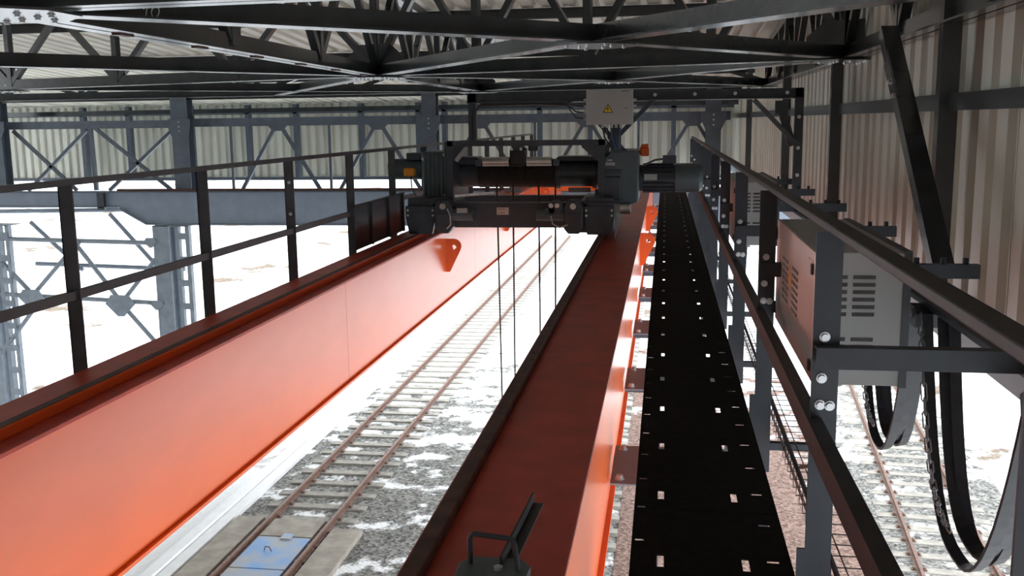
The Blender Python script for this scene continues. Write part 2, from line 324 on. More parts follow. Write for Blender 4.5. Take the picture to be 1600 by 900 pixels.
for w in (B1, B2, C1, (-3.38, 4.8, ZB), (-10.3, 14.5, ZB), C2):
    t = thing('node_plate', w, ('flat node plate under the central roof gusset', 'flat node plate at the right wall', 'flat node plate on the farthest truss', 'flat node plate at the top left corner', 'flat node plate at the left edge', 'flat node plate near the wall corner')[n_], 'plate'); n_ += 1
    MB().prism([(w[0]-.36, w[1]-.15), (w[0]-.15, w[1]-.36), (w[0]+.15, w[1]-.36), (w[0]+.36, w[1]-.15), (w[0]+.36, w[1]+.15), (w[0]+.15, w[1]+.36), (w[0]-.15, w[1]+.36), (w[0]-.36, w[1]+.15)], w[2]-.026, w[2]-.012, 'z').build('plate', 'truss', t)
    for a in range(12):
        r_ = .17 if a % 2 else .28; th = math.pi/6*a; bolt(t, (w[0]+r_*math.cos(th), w[1]+r_*math.sin(th), w[2]-.026), DOWN, 1.2)
# chalk "10" on the viewer's side of the heavy brace
bd = (X1-Vector((-3.38, 5.0, ZB))).normalized(); bn = Vector((bd.y, -bd.x, 0)); o_ = Vector((-3.38, 5.0, ZB+.048))+bd*.66+bn*.017
one = [o_+Vector((0, 0, z))+bd*a for a, z in ((-.035, .012), (-.012, .03), (-.024, -.03))]
zero = [o_+bd*(.032+.022*math.cos(t)+.006*math.sin(t))+Vector((0, 0, .03*math.sin(t))) for t in [2*math.pi*i/16 for i in range(17)]]
MB().tube(one, .0035, 5).build('chalk_mark', 'chalk', b1); MB().tube(zero, .0035, 5).build('chalk_mark', 'chalk', b1)
# ------------------------------------------------------------------ far side: runway beam, bracing truss, outdoor columns
FK = 1.332
rb = thing('runway_beam', (-8, 20.5, -2.13), 'grey haunched crane runway beam crossing at the far end', 'beam')
prof = [(-17, -1.735), (-12.1, -1.735), (-11.98, -1.76), (-11.33, -2.12), (2.6, -2.12), (2.6, -1.42), (-17, -1.42)]
MB().prism(prof, 20.49, 20.51).build('web', 'runway', rb)
B(-17, 2.6, 20.36, 20.64, -1.42, -1.395).build('top_flange', 'frame', rb); B(-17, -12.0, 20.4, 20.6, -1.755, -1.735).build('bottom_flange', 'runway', rb)
MB().bar((-11.98, 20.5, -1.77), (-11.33, 20.5, -2.13), .2, .02).build('bottom_flange', 'runway', rb); B(-11.33, 2.6, 20.4, 20.6, -2.14, -2.12).build('bottom_flange', 'runway', rb)
B(-12.46, -12.3, 20.40, 20.49, -1.80, -1.42).build('splice_plate', 'dark', rb)
B(-12.0, 2.6, 20.455, 20.525, -1.395, -1.345).build('crane_rail', 'rail_top', rb)
bt = thing('wall_bracing_truss', (-5, 20.9, -1.4), 'slender blue-grey bracing truss standing above the runway beam', 'truss')
def fb_(name, a, b, w=.07, y=20.85, m='frame'): return MB().bar((a[0], y, a[1]), (b[0], y, b[1]), w, w, (0, 1, 0)).build(name, m, bt)
MB().bar((-17, 20.85, .07), (-10.7, 20.85, .06), .10, .17).build('top_chord', 'frame', bt); MB().bar((-10.3, 20.85, .08), (1.3, 20.85, .08), .10, .18).build('top_chord', 'frame', bt)
MB().bar((-17, 21.6, .32), (1.6, 21.6, .36), .12, .10).build('upper_rail', 'truss', bt)
for a, b in (((-14.65, -.05), (-13.2, -1.4)), ((-12.85, -.05), (-14.4, -1.4)), ((-12.65, 0), (-10.9, -1.4)), ((-10.7, 0), (-12.4, -1.4))): fb_('diagonal', a, b)
for xm in (-8.33, -6.08, -3.85, -1.6, .55):
    fb_('diagonal', (xm-.07, -.03), (xm-.9, -1.4)); fb_('diagonal', (xm+.07, -.03), (xm+.9, -1.4)); fb_('post', (xm-1.1, 0), (xm-1.1, -1.4), .05)
    MB().prism([(xm-.22, 0), (xm+.22, 0), (xm+.12, -.12), (xm-.12, -.12)], 20.80, 20.815).build('gusset_plate', 'frame', bt)
fb_('post', (-12.75, 0), (-12.72, -1.4), .08)
for i, (x0, x1) in enumerate(((-15.05, -14.75), (-10.66, -10.28), (-5.05, -4.75), (.80, 1.10))):
    t = thing('runway_post', ((x0+x1)/2, 20.6, -1.39), 'blue-grey post on the runway beam, '+('at the left picture edge', 'above the lattice column', 'left of the hoist motor', 'with bolted plates right of the grey box')[i], 'post', 'posts on the runway beam')
    B(x0, x1, 20.55, 20.57, -1.38, .66).build('flange', 'frame', t); B(x0+.13, x1-.13, 20.57, 20.83, -1.38, .66).build('web', 'frame', t); B(x0, x1, 20.83, 20.85, -1.38, .66).build('flange', 'frame', t)
    xm = (x0+x1)/2
    MB().prism([(xm-.25, .16), (xm+.25, .16), (xm+.25, -.0), (x1, -.2), (x0, -.2), (xm-.25, -.0)], 20.52, 20.545).build('gusset_plate', 'frame', t)
    for z in (.1, -.0, -.1): bolt(t, (xm, 20.52, z), (0, 0, 0), 1.0)
def lattice_column(xc_, label):
    t = thing('lattice_column', (xc_, 20.5, -G/FK), label, 'column', 'outdoor lattice columns')
    B(xc_-.42, xc_-.04, 20.3, 20.33, -G/FK, -2.14).build('column_flange', 'lattice', t); B(xc_-.25, xc_-.21, 20.33, 20.75, -G/FK, -2.14).build('column_web', 'lattice', t)
    B(xc_-.42, xc_-.04, 20.75, 20.78, -G/FK, -2.14).build('column_flange', 'lattice', t)
    for x in (xc_+.10, xc_+.34):
        B(x, x+.09, 20.3, 20.42, -G/FK, -2.14).build('channel', 'lattice', t)
    z = -2.3
    while z > -8.5:
        B(xc_+.12, xc_+.41, 20.28, 20.30, z-.14, z).build('batten', 'lattice', t); z -= .52
    B(xc_-.42, xc_+.42, 20.3, 20.78, -2.16, -2.145).build('cap_plate', 'lattice', t)
lattice_column(-10.72, 'grey lattice column under the haunched runway beam'); lattice_column(-15.05, 'grey lattice column at the left edge of the picture')
br = thing('column_bracing', (-13, 20.4, -6), 'light grey tubular cross bracing between the outdoor lattice columns', 'bracing')
def pipe(a, b, y=20.35, r=.05): MB().cyl((a[0], y, a[1]), (b[0], y, b[1]), r, 10).build('tube', 'lattice', br, smooth=True)
for a, b in (((-15, -2.45), (-11.15, -2.53)), ((-15.1, -3.72), (-11.15, -3.88)), ((-13.05, -2.6), (-14.2, -3.75)), ((-13.0, -2.6), (-12.05, -3.85)), ((-15.1, -2.75), (-14.2, -3.72)), ((-11.15, -2.9), (-12.0, -3.85)),
             ((-12.0, -3.95), (-11.0, -5.1)), ((-14.1, -3.95), (-15.1, -5.1))): pipe(a, b)
for a, b in (((-12.9, -2.0), (-11.2, -3.9)), ((-14.95, -2.2), (-13.7, -3.35)), ((-14.9, -3.2), (-11.1, -3.3)), ((-16, -1.95), (-12.4, -1.9))): pipe(a, b, 21.6, .05)
for x, z, s in ((-12.03, -3.9, .36), (-14.2, -3.78, .32), (-13.03, -2.55, .16), (-11.2, -2.5, .16), (-11.15, -3.9, .16)):
    MB().prism([(x-s, z), (x-s*.6, z+s*.55), (x+s*.6, z+s*.55), (x+s, z), (x+s*.2, z-s*.8), (x-s*.2, z-s*.8)], 20.28, 20.30).build('gusset_plate', 'lattice', br)

FK = 1.19
for i, x in enumerate((-15.9, -14.55, -12.75, -11.1, -9.75, -7.95, -6.4, -5.7, -3.2, -1.9, 0.2)):
    tag(B(x-.06, x+.06, 25.6, 25.8, -1.4, .55).build('wall_stud', 'frame', base=(x, 25.8, -1.4)), 'slim dark stud against the far cladding, '+('first', 'second', 'third', 'fourth', 'fifth', 'sixth', 'seventh', 'eighth', 'ninth', 'tenth', 'eleventh')[i]+' from the left', 'stud', 'studs of the far wall')
tag(B(XL, XW, 25.6, 25.8, .30, .42).build('wall_girt', 'frame', base=(-10, 25.8, .3)), 'horizontal girt along the top of the far cladding', 'girt')
FK = 1.0

# ================================================================== crane bridge
ZG, ZT = -1.35, -2.29                      # flange top, girder underside
def girder(name, x0, x1, rail, label, seams):
    t = thing(name, ((x0+x1)/2, 8, ZT), label, 'girder')
    ya, yb = -2.0, 26.8
    B(x0, x1, ya, yb, ZG-.022, ZG).build('top_flange', 'flange', t, bevel=.003); B(x0, x1, ya, yb, ZT, ZT+.022).build('bottom_flange', 'orange', t)
    ys = [ya]+seams+[yb]
    for x in (x0+.03, x1-.045):
        for a, b in zip(ys, ys[1:]): B(x, x+.015, a+.003, b-.003, ZT+.022, ZG-.022).build('web_plate', 'orange', t)
    B(rail, rail+.055, ya, yb, ZG, ZG+.055).build('trolley_rail', 'rail_top' if x0 > -2 else 'orange', t, bevel=.004)
    if x0 < -2: B(rail-.001, rail+.05, ya, yb, ZG+.055, ZG+.058).build('rail_head', 'rail_top', t)
    B(x0+.03, x1-.03, yb, yb+.015, ZT, ZG).build('end_plate', 'orange', t)
    return t
LX0, LX1, RX0, RX1 = -3.24, -2.75, -.79, -.284
gl = girder('crane_girder', LX0, LX1, -2.915, 'orange box girder of the crane at the left with its tall glossy web', [2.3, 8.33, 14.4, 20.5])
gr = girder('crane_girder', RX0, RX1, -.755, 'orange box girder of the crane in the middle next to the walkway', [2.3, 8.33, 14.4, 20.5])
def lug(parent, xw, y):
    pts = [(y, -1.47)]+[(0, 0)]
    x0, x1 = xw, xw+.20
    z0 = -1.47; o = MB(); n = 10; outer = [(x0, z0), (x1-.10, z0)]
    outer += [(x1-.10+.10*math.sin(a), z0-.10+.10*math.cos(a)) for a in [math.pi*.62*i/6 for i in range(1, 7)]]
    outer += [(x0+.045, -1.90), (x0, -1.90)]
    hc = (x1-.10, z0-.11); m = len(outer); hole = []
    for (a, b) in outer:
        th = math.atan2(b-hc[1], a-hc[0]); hole.append((hc[0]+.032*math.cos(th), hc[1]+.032*math.sin(th)))
    V = [(a, yy, b) for yy in (y-.012, y+.012) for a, b in outer]+[(a, yy, b) for yy in (y-.012, y+.012) for a, b in hole]
    Fc = []
    for i in range(m):
        j = (i+1) % m
        Fc += [(i, j, 2*m+j, 2*m+i), (m+j, m+i, 3*m+i, 3*m+j), (i, m+i, m+j, j), (2*m+i, 2*m+j, 3*m+j, 3*m+i)]
    o.add(V, Fc).build('lifting_lug', 'orange', parent)
for y in (12.45, 17.3, 22.5): lug(gl, LX1-.03, y)
for y in (13.2, 17.4): lug(gr, RX1-.03, y)
for s, (x0, x1, lb) in enumerate(((-3.6, .1, 'far'),)):
    t = thing('end_carriage', (-1.7, 26.9, -1.9), 'orange end carriage of the crane on the far runway', 'end carriage')
    B(x0, x1, 26.83, 27.05, -1.85, -1.36).build('carriage_beam', 'orange', t, bevel=.01)
    for x in (-3.5, 0): MB().cyl((x, 27.3, -1.62), (x+.12, 27.3, -1.62), .15, 20).build('wheel', 'hoist', t)
# ------------------------------------------------------------------ walkway
ZWK = -1.45
wk = thing('walkway', (.16, 8, -2.2), 'narrow black walkway with rows of slotted holes beside the girder', 'walkway')
def deck(y0, y1):
    xs = [-.10, -.088, -.058, -.012, .012, .268, .292, .35, .39, .43]; ys = {y0, y1}; holes = []
    k = math.ceil((y0-.05)/.6)
    for i in range(int(y0/.6)-1, int(y1/.6)+2):
        c = i*.6+.154
        if y0 < c-.05 and c+.05 < y1: holes += [(-.012, .012, c-.047, c+.047), (.268, .292, c-.047, c+.047)]
    for i in range(int(y0/.305)-1, int(y1/.305)+2):
        c = i*.305+.27
        if y0 < c-.02 and c+.02 < y1: holes += [(-.088, -.058, c-.011, c+.011)]
        c -= .13
        if y0 < c-.02 and c+.02 < y1: holes += [(.35, .39, c-.011, c+.011)]
    for h in holes: ys |= {h[2], h[3]}
    ys = sorted(ys); bm = bmesh.new(); vg = [[bm.verts.new((x, y, 0)) for y in ys] for x in xs]
    for i in range(len(xs)-1):
        for j in range(len(ys)-1):
            cx, cy = (xs[i]+xs[i+1])/2, (ys[j]+ys[j+1])/2
            if any(h[0]-1e-6 < cx < h[1]+1e-6 and h[2] < cy < h[3] for h in holes): continue
            bm.faces.new((vg[i][j], vg[i+1][j], vg[i+1][j+1], vg[i][j+1]))
    vs = [v for v in bm.verts if v.link_faces]; bm.verts.index_update()
    o = MB(); o.v = [(v.co.x, v.co.y, ZWK) for v in bm.verts]; o.f = [tuple(v.index for v in f.verts) for f in bm.faces]; bm.free()
    ob = o.build('deck_plate', 'black', wk); md = ob.modifiers.new('thick', 'SOLIDIFY'); md.thickness = .005; md.offset = -1
y = -1.2
while y < 26: deck(y+.002, min(y+2.4, 26.6)-.002); y += 2.4
B(.424, .43, -1.2, 26.6, ZWK-.07, ZWK-.006).build('edge_channel', 'dark', wk); B(-.10, -.094, -1.2, 26.6, ZWK-.07, ZWK-.006).build('edge_channel', 'dark', wk)
y = 3.83
while y < 26:
    B(-.297, .43, y-.35, y+.35, -2.11, -2.10).build('support_bracket', 'runway', wk); B(-.297, .43, y-.01, y+.01, -2.22, -2.11).build('bracket_rib', 'frame', wk)
    for x in (-.03, .40): B(x-.02, x+.02, y-.02, y+.02, -2.10, ZWK-.07).build('bearer_post', 'frame', wk)
    B(-.10, .43, y-.03, y+.03, ZWK-.12, ZWK-.07).build('cross_bearer', 'frame', wk)
    for yy in (y-.27, y+.27): bolt(wk, (-.245, yy, -2.10), UP, 1.7)
    y += 2.1
# ------------------------------------------------------------------ right guard rail with cable arms
gd = thing('guard_railing', (.48, 8, -1.75), 'charcoal steel guard railing along the right edge of the walkway', 'railing')
B(.488, .54, .3, 19.6, -.338, -.312).build('top_rail', 'darkgloss', gd, bevel=.004); B(.532, .54, .3, 19.6, -.365, -.338).build('rail_lip', 'darkgloss', gd)
MB().add([(.445, .3, -.995), (.452, .3, -.995), (.452, .3, -.925), (.49, .3, -.925), (.49, .3, -.918), (.445, .3, -.918)]+[(.445, 19.6, -.995), (.452, 19.6, -.995), (.452, 19.6, -.925), (.49, 19.6, -.925), (.49, 19.6, -.918), (.445, 19.6, -.918)],
         [(0, 1, 2, 3, 4, 5), (6, 11, 10, 9, 8, 7)]+[(i, (i+1) % 6, 6+(i+1) % 6, 6+i) for i in range(6)]).build('mid_rail', 'darkgloss', gd)
PY = [1.3, 3.08, 4.9, 6.62, 8.4, 10.15, 11.9, 13.65, 15.4, 17.15, 18.9]
for y in PY:
    p = MB().add([(.455, y, -1.75), (.535, y, -1.75), (.535, y+.07, -1.75), (.527, y+.07, -1.75), (.527, y+.008, -1.75), (.455, y+.008, -1.75)]+[(.455, y, -.338), (.535, y, -.338), (.535, y+.07, -.338), (.527, y+.07, -.338), (.527, y+.008, -.338), (.455, y+.008, -.338)],
         [(0, 1, 2, 3, 4, 5), (6, 11, 10, 9, 8, 7)]+[(i, (i+1) % 6, 6+(i+1) % 6, 6+i) for i in range(6)]).build('post', 'dark', gd)
    B(.43, .455, y-.0, y+.008, -1.6, -1.35).build('foot_plate', 'dark', gd)
    for x, z in ((.49, -.66), (.485, -.79), (.483, -.875), (.512, -.877)): bolt(gd, (x, y, z), (0, 0, 0), .95)
for y in PY[1:7]:
    t = MB().prism([(y-.05, -.75), (y-.044, -.75), (y-.044, -.69), (y-.0, -.69), (y-.0, -.684), (y-.05, -.684)], .46, 1.46, 'x').build('cable_arm', 'dark', gd)
    for x in (1.18, 1.30, 1.40): MB().cyl((x, y-.02, -.684), (x, y-.02, -.655), .014, 8).build('stud_nut', 'dark', t)
cr = thing('cable_track', (1.1, 8, -.8), 'thin steel cable track under the arms outside the railing', 'track')
B(1.07, 1.13, 1.2, 14, -.775, -.752).build('track_rail', 'dark', cr)
# cabinets on the railing
def cabinet(y0, y1, label, big):
    t = thing('control_cabinet', (.7, (y0+y1)/2, -1.02), label, 'cabinet')
    B(.572, .88, y0, y1, -.995, -.49).build('body', 'cab', t, bevel=.004)
    B(.872, .90, y0-.004, y1+.004, -1.0, -.485).build('back_flange', 'hoist', t)
    B(.572, .90, y0-.004, y1, -1.012, -.955).build('plinth', 'hoist', t) if False else None
    d = B(.556, .571, y0+.004, y1-.004, -.985, -.49).build('door', 'door', t, bevel=.003)
    for z in (-.56, -.93): B(.548, .556, y0+.03, y0+.06, z-.02, z+.02).build('latch', 'ink', d)
    for z in (-.56, -.93): MB().cyl((.552, y1-.01, z-.03), (.552, y1-.01, z+.03), .008, 8).build('hinge', 'dark', d)
    if big:
        B(.5545, .556, y0+.05, y0+.16, -.565, -.53).build('door_label', 'plate', d)
        for yy in (y0+.95, y0+.83, y0+.60, y0+.50):
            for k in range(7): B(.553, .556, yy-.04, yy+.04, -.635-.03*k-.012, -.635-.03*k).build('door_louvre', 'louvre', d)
        MB().prism([(y0+.665, -.70), (y0+.715, -.64), (y0+.765, -.70), (y0+.715, -.76)], .5545, .556, 'x').build('hazard_sticker', 'yellow', d)
    for x in (.635, .735):
        for k, z in enumerate((-.575, -.603, -.631, -.659, -.687, -.715, -.81, -.838, -.866)):
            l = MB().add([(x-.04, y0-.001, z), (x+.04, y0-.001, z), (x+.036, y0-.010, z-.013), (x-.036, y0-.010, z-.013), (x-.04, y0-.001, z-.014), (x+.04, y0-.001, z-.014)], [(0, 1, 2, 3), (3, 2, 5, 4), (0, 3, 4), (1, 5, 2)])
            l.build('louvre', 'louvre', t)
    MB().cyl((.66, y0+.1, -1.02), (.66, y0+.1, -.995), .03, 12).build('cable_gland', 'box', t)
    MB().tube([(.66, y0+.1, -1.02), (.655, y0+.12, -1.2), (.63, y0+.2, -1.38), (.6, y0+.5, -1.5)], .009, 6).build('cable', 'rubber', t)
cabinet(3.78, 5.05, 'grey louvred control cabinet on the near railing, door tinted with mirrored orange', True)
cabinet(8.08, 9.5, 'smaller looking louvred control cabinet farther along the railing', False)
# wire mesh cable tray
ty = thing('wire_cable_tray', (.65, 6, -1.62), 'wire mesh cable tray hung outside the railing posts', 'cable tray')
for x, z in ((.575, -1.50), (.575, -1.55), (.6, -1.6), (.66, -1.6), (.72, -1.6), (.745, -1.55), (.745, -1.50)):
    MB().cyl((x, 1.0, z), (x, 14, z), .0028, 5).build('long_wire', 'dark', ty)
hoop = MB().tube([(.575, 0, -1.5), (.575, 0, -1.6), (.745, 0, -1.6), (.745, 0, -1.5)], .0028, 5)
hm = bpy.data.meshes.new('hoop'); hm.from_pydata(hoop.v, [], hoop.f); hm.materials.append(M['dark'])
y = 1.1
while y < 14: put('cross_wire', hm, ty, (0, y, 0)); y += .1
MB().tube([(.61, 1, -1.585), (.62, 5, -1.59), (.63, 9, -1.585), (.62, 14, -1.59)], .011, 6).build('tray_cable', 'rubber', ty); 
for y in PY[1:7]: B(.535, .77, y+.03, y+.07, -1.645, -1.608).build('tray_bracket', 'dark', ty)
# festoon: flat cables hung in loops with chain
def loop_pts(x, ya, yb, zt, zb, n=22, sk=0):
    out = []
    for i in range(n+1):
        t = i/n; u = 2*t-1
        yy = (ya+yb)/2+(yb-ya)/2*(math.copysign(abs(u)**.85, u)); zz = zb+(zt-zb)*abs(u)**2.2
        out.append((x+sk*u, yy, zz))
    return out
LO = [(3.0, 4.2, -1.58, 'big near cable loop of flat black cables hanging outside the railing'), (4.42, 5.5, -1.60, 'second cable loop of flat black cables below the louvred cabinet'), (5.7, 6.8, -1.6, 'third cable loop, mostly hidden behind the railing')]
for ya, yb, zb, lb in LO:
    t = thing('cable_loop', (1.1, (ya+yb)/2, zb), lb, 'cable loop')
    for k, (dx, dz, dy) in enumerate(((-.03, 0, 0), (.018, .04, .05), (.05, .015, .10))):
        MB().tube(loop_pts(1.1+dx, ya+dy, yb-dy, -.80, zb+dz), 0, flat=(.042, .012, (1, .25, 0))).build('flat_cable', 'rubber', t, smooth=False)
    cp = loop_pts(1.045, ya+.05, yb-.0, -.8, zb+.09, 40); cp = cp[20:]
    link = MB(); 
    seg = .045; pos = [Vector(cp[0])]
    for a, b in zip(cp, cp[1:]):
        a, b = Vector(a), Vector(b); n = max(1, round((b-a).length/seg)); pos += [a.lerp(b, (i+1)/n) for i in range(n)]
    for i in range(len(pos)-1):
        a, b = pos[i], pos[i+1]; d = (b-a).normalized(); sd = (Vector((1, 0, 0)) if i % 2 else d.cross(Vector((1, 0, 0)))).normalized()*.011; e = d*.008
        ring = [a-e+sd*.5, a+sd, b+sd*1.0, b+e+sd*.5, b+e-sd*.5, b-sd, a-sd, a-e-sd*.5, a-e+sd*.5]
        link.tube(ring, .0032, 4)
    link.build('chain', 'chain', t)
for i, y in enumerate((2.9, 4.3, 5.6, 6.85)):
    t = thing('cable_trolley', (1.1, y, -.86), 'small dark cable trolley under the track, '+('at the near loop', 'between the near and second loop', 'beyond the second loop', 'farthest')[i], 'cable trolley', 'cable trolleys')
    MB().prism([(y-.07, -.86), (y+.07, -.86), (y+.09, -.80), (y+.05, -.777), (y-.05, -.777), (y-.09, -.80)], 1.03, 1.19, 'x').build('saddle', 'hoist', t); MB().cyl((1.02, y, -.81), (1.20, y, -.81), .02, 10).build('roller_pin', 'zinc', t)
st = thing('wall_strut', (1.6, 5.97, -.86), 'heavy dark strut sloping from the roof node down the right wall', 'strut')
MB().bar((1.63, 7.93, .63), (1.58, 5.95, -.87), .10, .12, (1, 0, 0)).build('strut_bar', 'truss', st); MB().bar((1.572, 7.66, .425), (1.565, 7.22, .09), .15, .014, (1, 0, 0)).build('head_plate', 'truss', st)
for y, z in ((7.42, .247), (7.29, .148)): bolt(st, (1.562, y, z), WEST, 1.5)
# ------------------------------------------------------------------ left railing
ld = thing('guard_railing', (-3.28, 8, -1.35), 'charcoal guard railing along the outer side of the left girder', 'railing')
B(-3.30, -3.26, 1, 24.8, -.315, -.28).build('top_rail', 'railgrey', ld); B(-3.30, -3.265, 1, 24.8, -.955, -.905).build('mid_rail', 'railgrey', ld)
for i, y in enumerate((3.45, 5.08, 6.74, 8.42, 10.15, 11.8, 13.45, 15.1, 16.75, 18.4, 20.05, 21.7, 23.2, 24.75)):
    B(-3.335, -3.25, y, y+.012, -1.5, -.31).build('post', 'railgrey', ld); B(-3.335, -3.327, y, y+.06, -1.5, -.31).build('post_flange', 'railgrey', ld)
    for z in (-.5, -.78): bolt(ld, (-3.29, y, z), (0, 0, 0), .9) if i == 3 else None
pn = thing('screen_panel', (-3.25, 11, -1.33), 'dark sheet metal screen fixed to the left railing before the hoist', 'panel')
B(-3.262, -3.25, 10.05, 12.1, -1.33, -.86).build('sheet', 'hoist', pn)
for y in (10.05, 10.7, 11.4, 12.06): B(-3.25, -3.225, y, y+.04, -1.33, -.86).build('stiffener', 'hoist', pn)
B(-3.262, -3.22, 10.05, 12.1, -.86, -.845).build('top_edge', 'darkgloss', pn)

# ================================================================== hoist trolley
H = thing('hoist_trolley', (-1.75, 11.9, ZG+.055), 'graphite hoist trolley with rope drum riding on both girders', 'hoist')
def wheelbox(x0, x1, y):
    xm = (x0+x1)/2; w = (x1-x0)/2
    o = MB().prism([(xm-w, -.95), (xm+w, -.95), (xm+w, -1.08), (xm+w*.78, -1.28), (xm-w*.78, -1.28), (xm-w, -1.08)], y, y+.05).build('wheel_guard', 'hoist', H, bevel=.008)
    for z in (-1.0, -1.06):
        for s in (-1, 1): bolt(H, (xm+s*(w-.03), y, z), (0, 0, 0), .8)
    MB().cyl((xm-.05, y+.22, ZG+.055+.13), (xm+.05, y+.22, ZG+.055+.13), .13, 24).build('travel_wheel', 'silver', H, smooth=True)
    B(x0+.02, x1-.02, y+.05, y+.40, -1.12, -.86).build('wheel_housing', 'hoist', H, bevel=.01)
    return o
for yy in (11.28, 12.75):
    wheelbox(-3.0, -2.64, yy); wheelbox(-.91, -.56, yy)
B(-.98, -.57, 11.30, 11.7, -1.26, -.90).build('end_block', 'hoist', H, bevel=.02)
bm_ = B(-2.50, -.98, 11.38, 11.52, -1.21, -.925).build('front_beam', 'hoist', H, bevel=.006)
B(-2.50, -.98, 11.35, 11.55, -.935, -.92).build('beam_cap', 'hoist', H); B(-2.64, -.93, 12.78, 12.95, -1.2, -.94).build('rear_beam', 'hoist', H, bevel=.006)
B(-1.93, -1.79, 11.374, 11.379, -1.06, -.975).build('nameplate', 'plate', bm_); B(-1.915, -1.82, 11.3725, 11.374, -.998, -.992).build('print_line', 'rail_top', bm_); B(-1.90, -1.83, 11.3725, 11.374, -1.04, -1.035).build('print_line', 'rail_top', bm_)
for x in (-2.62, -.93): B(x-.06, x+.06, 11.3, 12.95, -1.1, -.92).build('side_beam', 'hoist', H, bevel=.006)
# travel drives
for s, (xg0, xg1, xm0, xm1) in enumerate(((-2.63, -2.42, -2.42, -2.18), (-1.13, -.91, -1.45, -1.25))):
    gb = MB().prism([(xg0, -.95), (xg0+.05, -.875), (xg1-.05, -.875), (xg1, -.95), (xg1, -1.2), (xg1-.05, -1.26), (xg0+.05, -1.26), (xg0, -1.2)], 11.18, 11.36).build('travel_gearbox', 'hoist', H, bevel=.012)
    B(xg0+.02, xg1-.02, 11.165, 11.18, -1.16, -1.03).build('gear_cover', 'hoist', gb, bevel=.006)
    MB().cyl(((xg0+xg1)/2, 11.15, -.945), ((xg0+xg1)/2, 11.18, -.945), .035, 14).build('shaft_cap', 'silver', gb)
    a, b = (xm0, xm1) if s == 0 else (xg0, xm0)
    mo = MB().cyl((a, 11.25, -1.05), (b, 11.25, -1.05), .066, 18).build('travel_motor', 'hoistg', H, smooth=True)
    c_ = (a+b)/2
    B(c_-.06, c_+.06, 11.16, 11.19, -1.02, -.965).build('terminal_plate', 'cab' if s == 0 else 'hoist', mo)
MB().cyl((-1.22, 11.16, -.96), (-1.22, 11.3, -.96), .085, 18).build('brake_housing', 'hoist', H, smooth=True)
for x in (-1.27, -1.20): MB().cyl((x, 11.14, -.935), (x, 11.16, -.935), .026, 14).build('cap_ring', 'silver', H)
MB().tube([(-1.27, 11.15, -1.05), (-1.25, 11.13, -1.14), (-1.17, 11.13, -1.18), (-1.08, 11.14, -1.15)], .009, 6).build('drive_cable', 'box', H)
MB().tube([(-2.47, 11.15, -.97), (-2.43, 11.13, -1.05), (-2.43, 11.13, -1.15), (-2.48, 11.15, -1.2)], .009, 6).build('drive_cable', 'box', H)
# drum with rope
dr = MB().cyl((-2.60, 12.1, -.615), (-.80, 12.1, -.615), .165, 32).build('rope_drum', 'hoist', H, smooth=True)
rp = MB(); n = 44
for i in range(n):
    x = -2.25+.93*i/(n-1); rp.add([(x+a*.0, 12.1, 0) for a in ()], [])
    rp.cyl((x-.009, 12.1, -.615), (x, 12.1, -.615), .168, 24, .178); rp.cyl((x, 12.1, -.615), (x+.009, 12.1, -.615), .178, 24, .168)
rp.build('rope_winding', 'rope', dr)
for x in (-2.62, -1.30, -.86): MB().cyl((x, 12.1, -.615), (x+.04, 12.1, -.615), .19, 32).build('drum_flange', 'hoist', dr, smooth=True)
B(-1.28, -.80, 11.90, 12.3, -.47, -.41).build('drum_cover', 'hoist', H, bevel=.02); B(-2.60, -2.25, 11.92, 12.3, -.50, -.41).build('drum_cover', 'hoist', H, bevel=.02)
for x0, x1 in ((-2.16, -1.84), (-1.63, -1.33)):
    MB().cyl((x0, 11.80, -.462), (x1, 11.80, -.462), .056, 20).build('guide_roller', 'silver', H, smooth=True)
    B(x0-.09 if x0 < -2 else x1+.02, x0-.02 if x0 < -2 else x1+.09, 11.78, 11.84, -.515, -.445).build('roller_bracket', 'frame', H)
B(-1.83, -1.64, 11.75, 11.95, -.52, -.30).build('pulley_block', 'ink', H, bevel=.02); MB().cyl((-1.80, 11.8, -.28), (-1.67, 11.8, -.28), .07, 18).build('pulley', 'hoist', H, smooth=True)
for x in (-1.80, -1.69): bolt(H, (x, 11.75, -.31), (0, 0, 0), 1.3)
B(-1.62, -1.5, 11.85, 12.0, -.34, -.26).build('limit_switch', 'hoist', H, bevel=.01)
MB().bar((-2.62, 11.6, -.87), (-2.02, 11.75, -.83), .02, .03).build('tie_bar', 'silver', H)
for x0, x1 in ((-2.02, -1.80), (-1.20, -.92)): B(x0, x1, 12.5, 12.52, -.88, -.82).build('rear_plate', 'cab', H)
# left reducer with ribs and motor
rd = B(-2.88, -2.56, 11.66, 12.4, -.90, -.335).build('hoist_reducer', 'hoistg', H, bevel=.02)
for i in range(6): x = -2.85+.052*i; B(x, x+.018, 11.625, 11.66, -.87, -.36).build('cooling_rib', 'hoistg', rd)
for x, z in ((-2.60, -.37), (-2.86, -.42), (-2.60, -.85)): bolt(rd, (x, 11.66, z), (0, 0, 0), 1.2)
B(-2.58, -2.48, 11.55, 12.5, -.92, -.22).build('side_plate', 'hoist', H, bevel=.01); B(-.76, -.68, 11.5, 12.5, -1.0, -.25).build('side_plate', 'hoist', H, bevel=.01)
MB().prism([(-2.75, -.93), (-2.68, -.85), (-2.50, -.85), (-2.45, -.93), (-2.45, -.98), (-2.75, -.98)], 11.30, 11.5).build('reducer_foot', 'hoist', H, bevel=.01)
ml = MB().cyl((-3.36, 12.05, -.555), (-2.88, 12.05, -.555), .128, 24).build('brake_motor', 'hoistg', H, smooth=True)
MB().cyl((-3.39, 12.05, -.555), (-3.36, 12.05, -.555), .105, 24, .128).build('fan_cover', 'hoistg', ml, smooth=True)
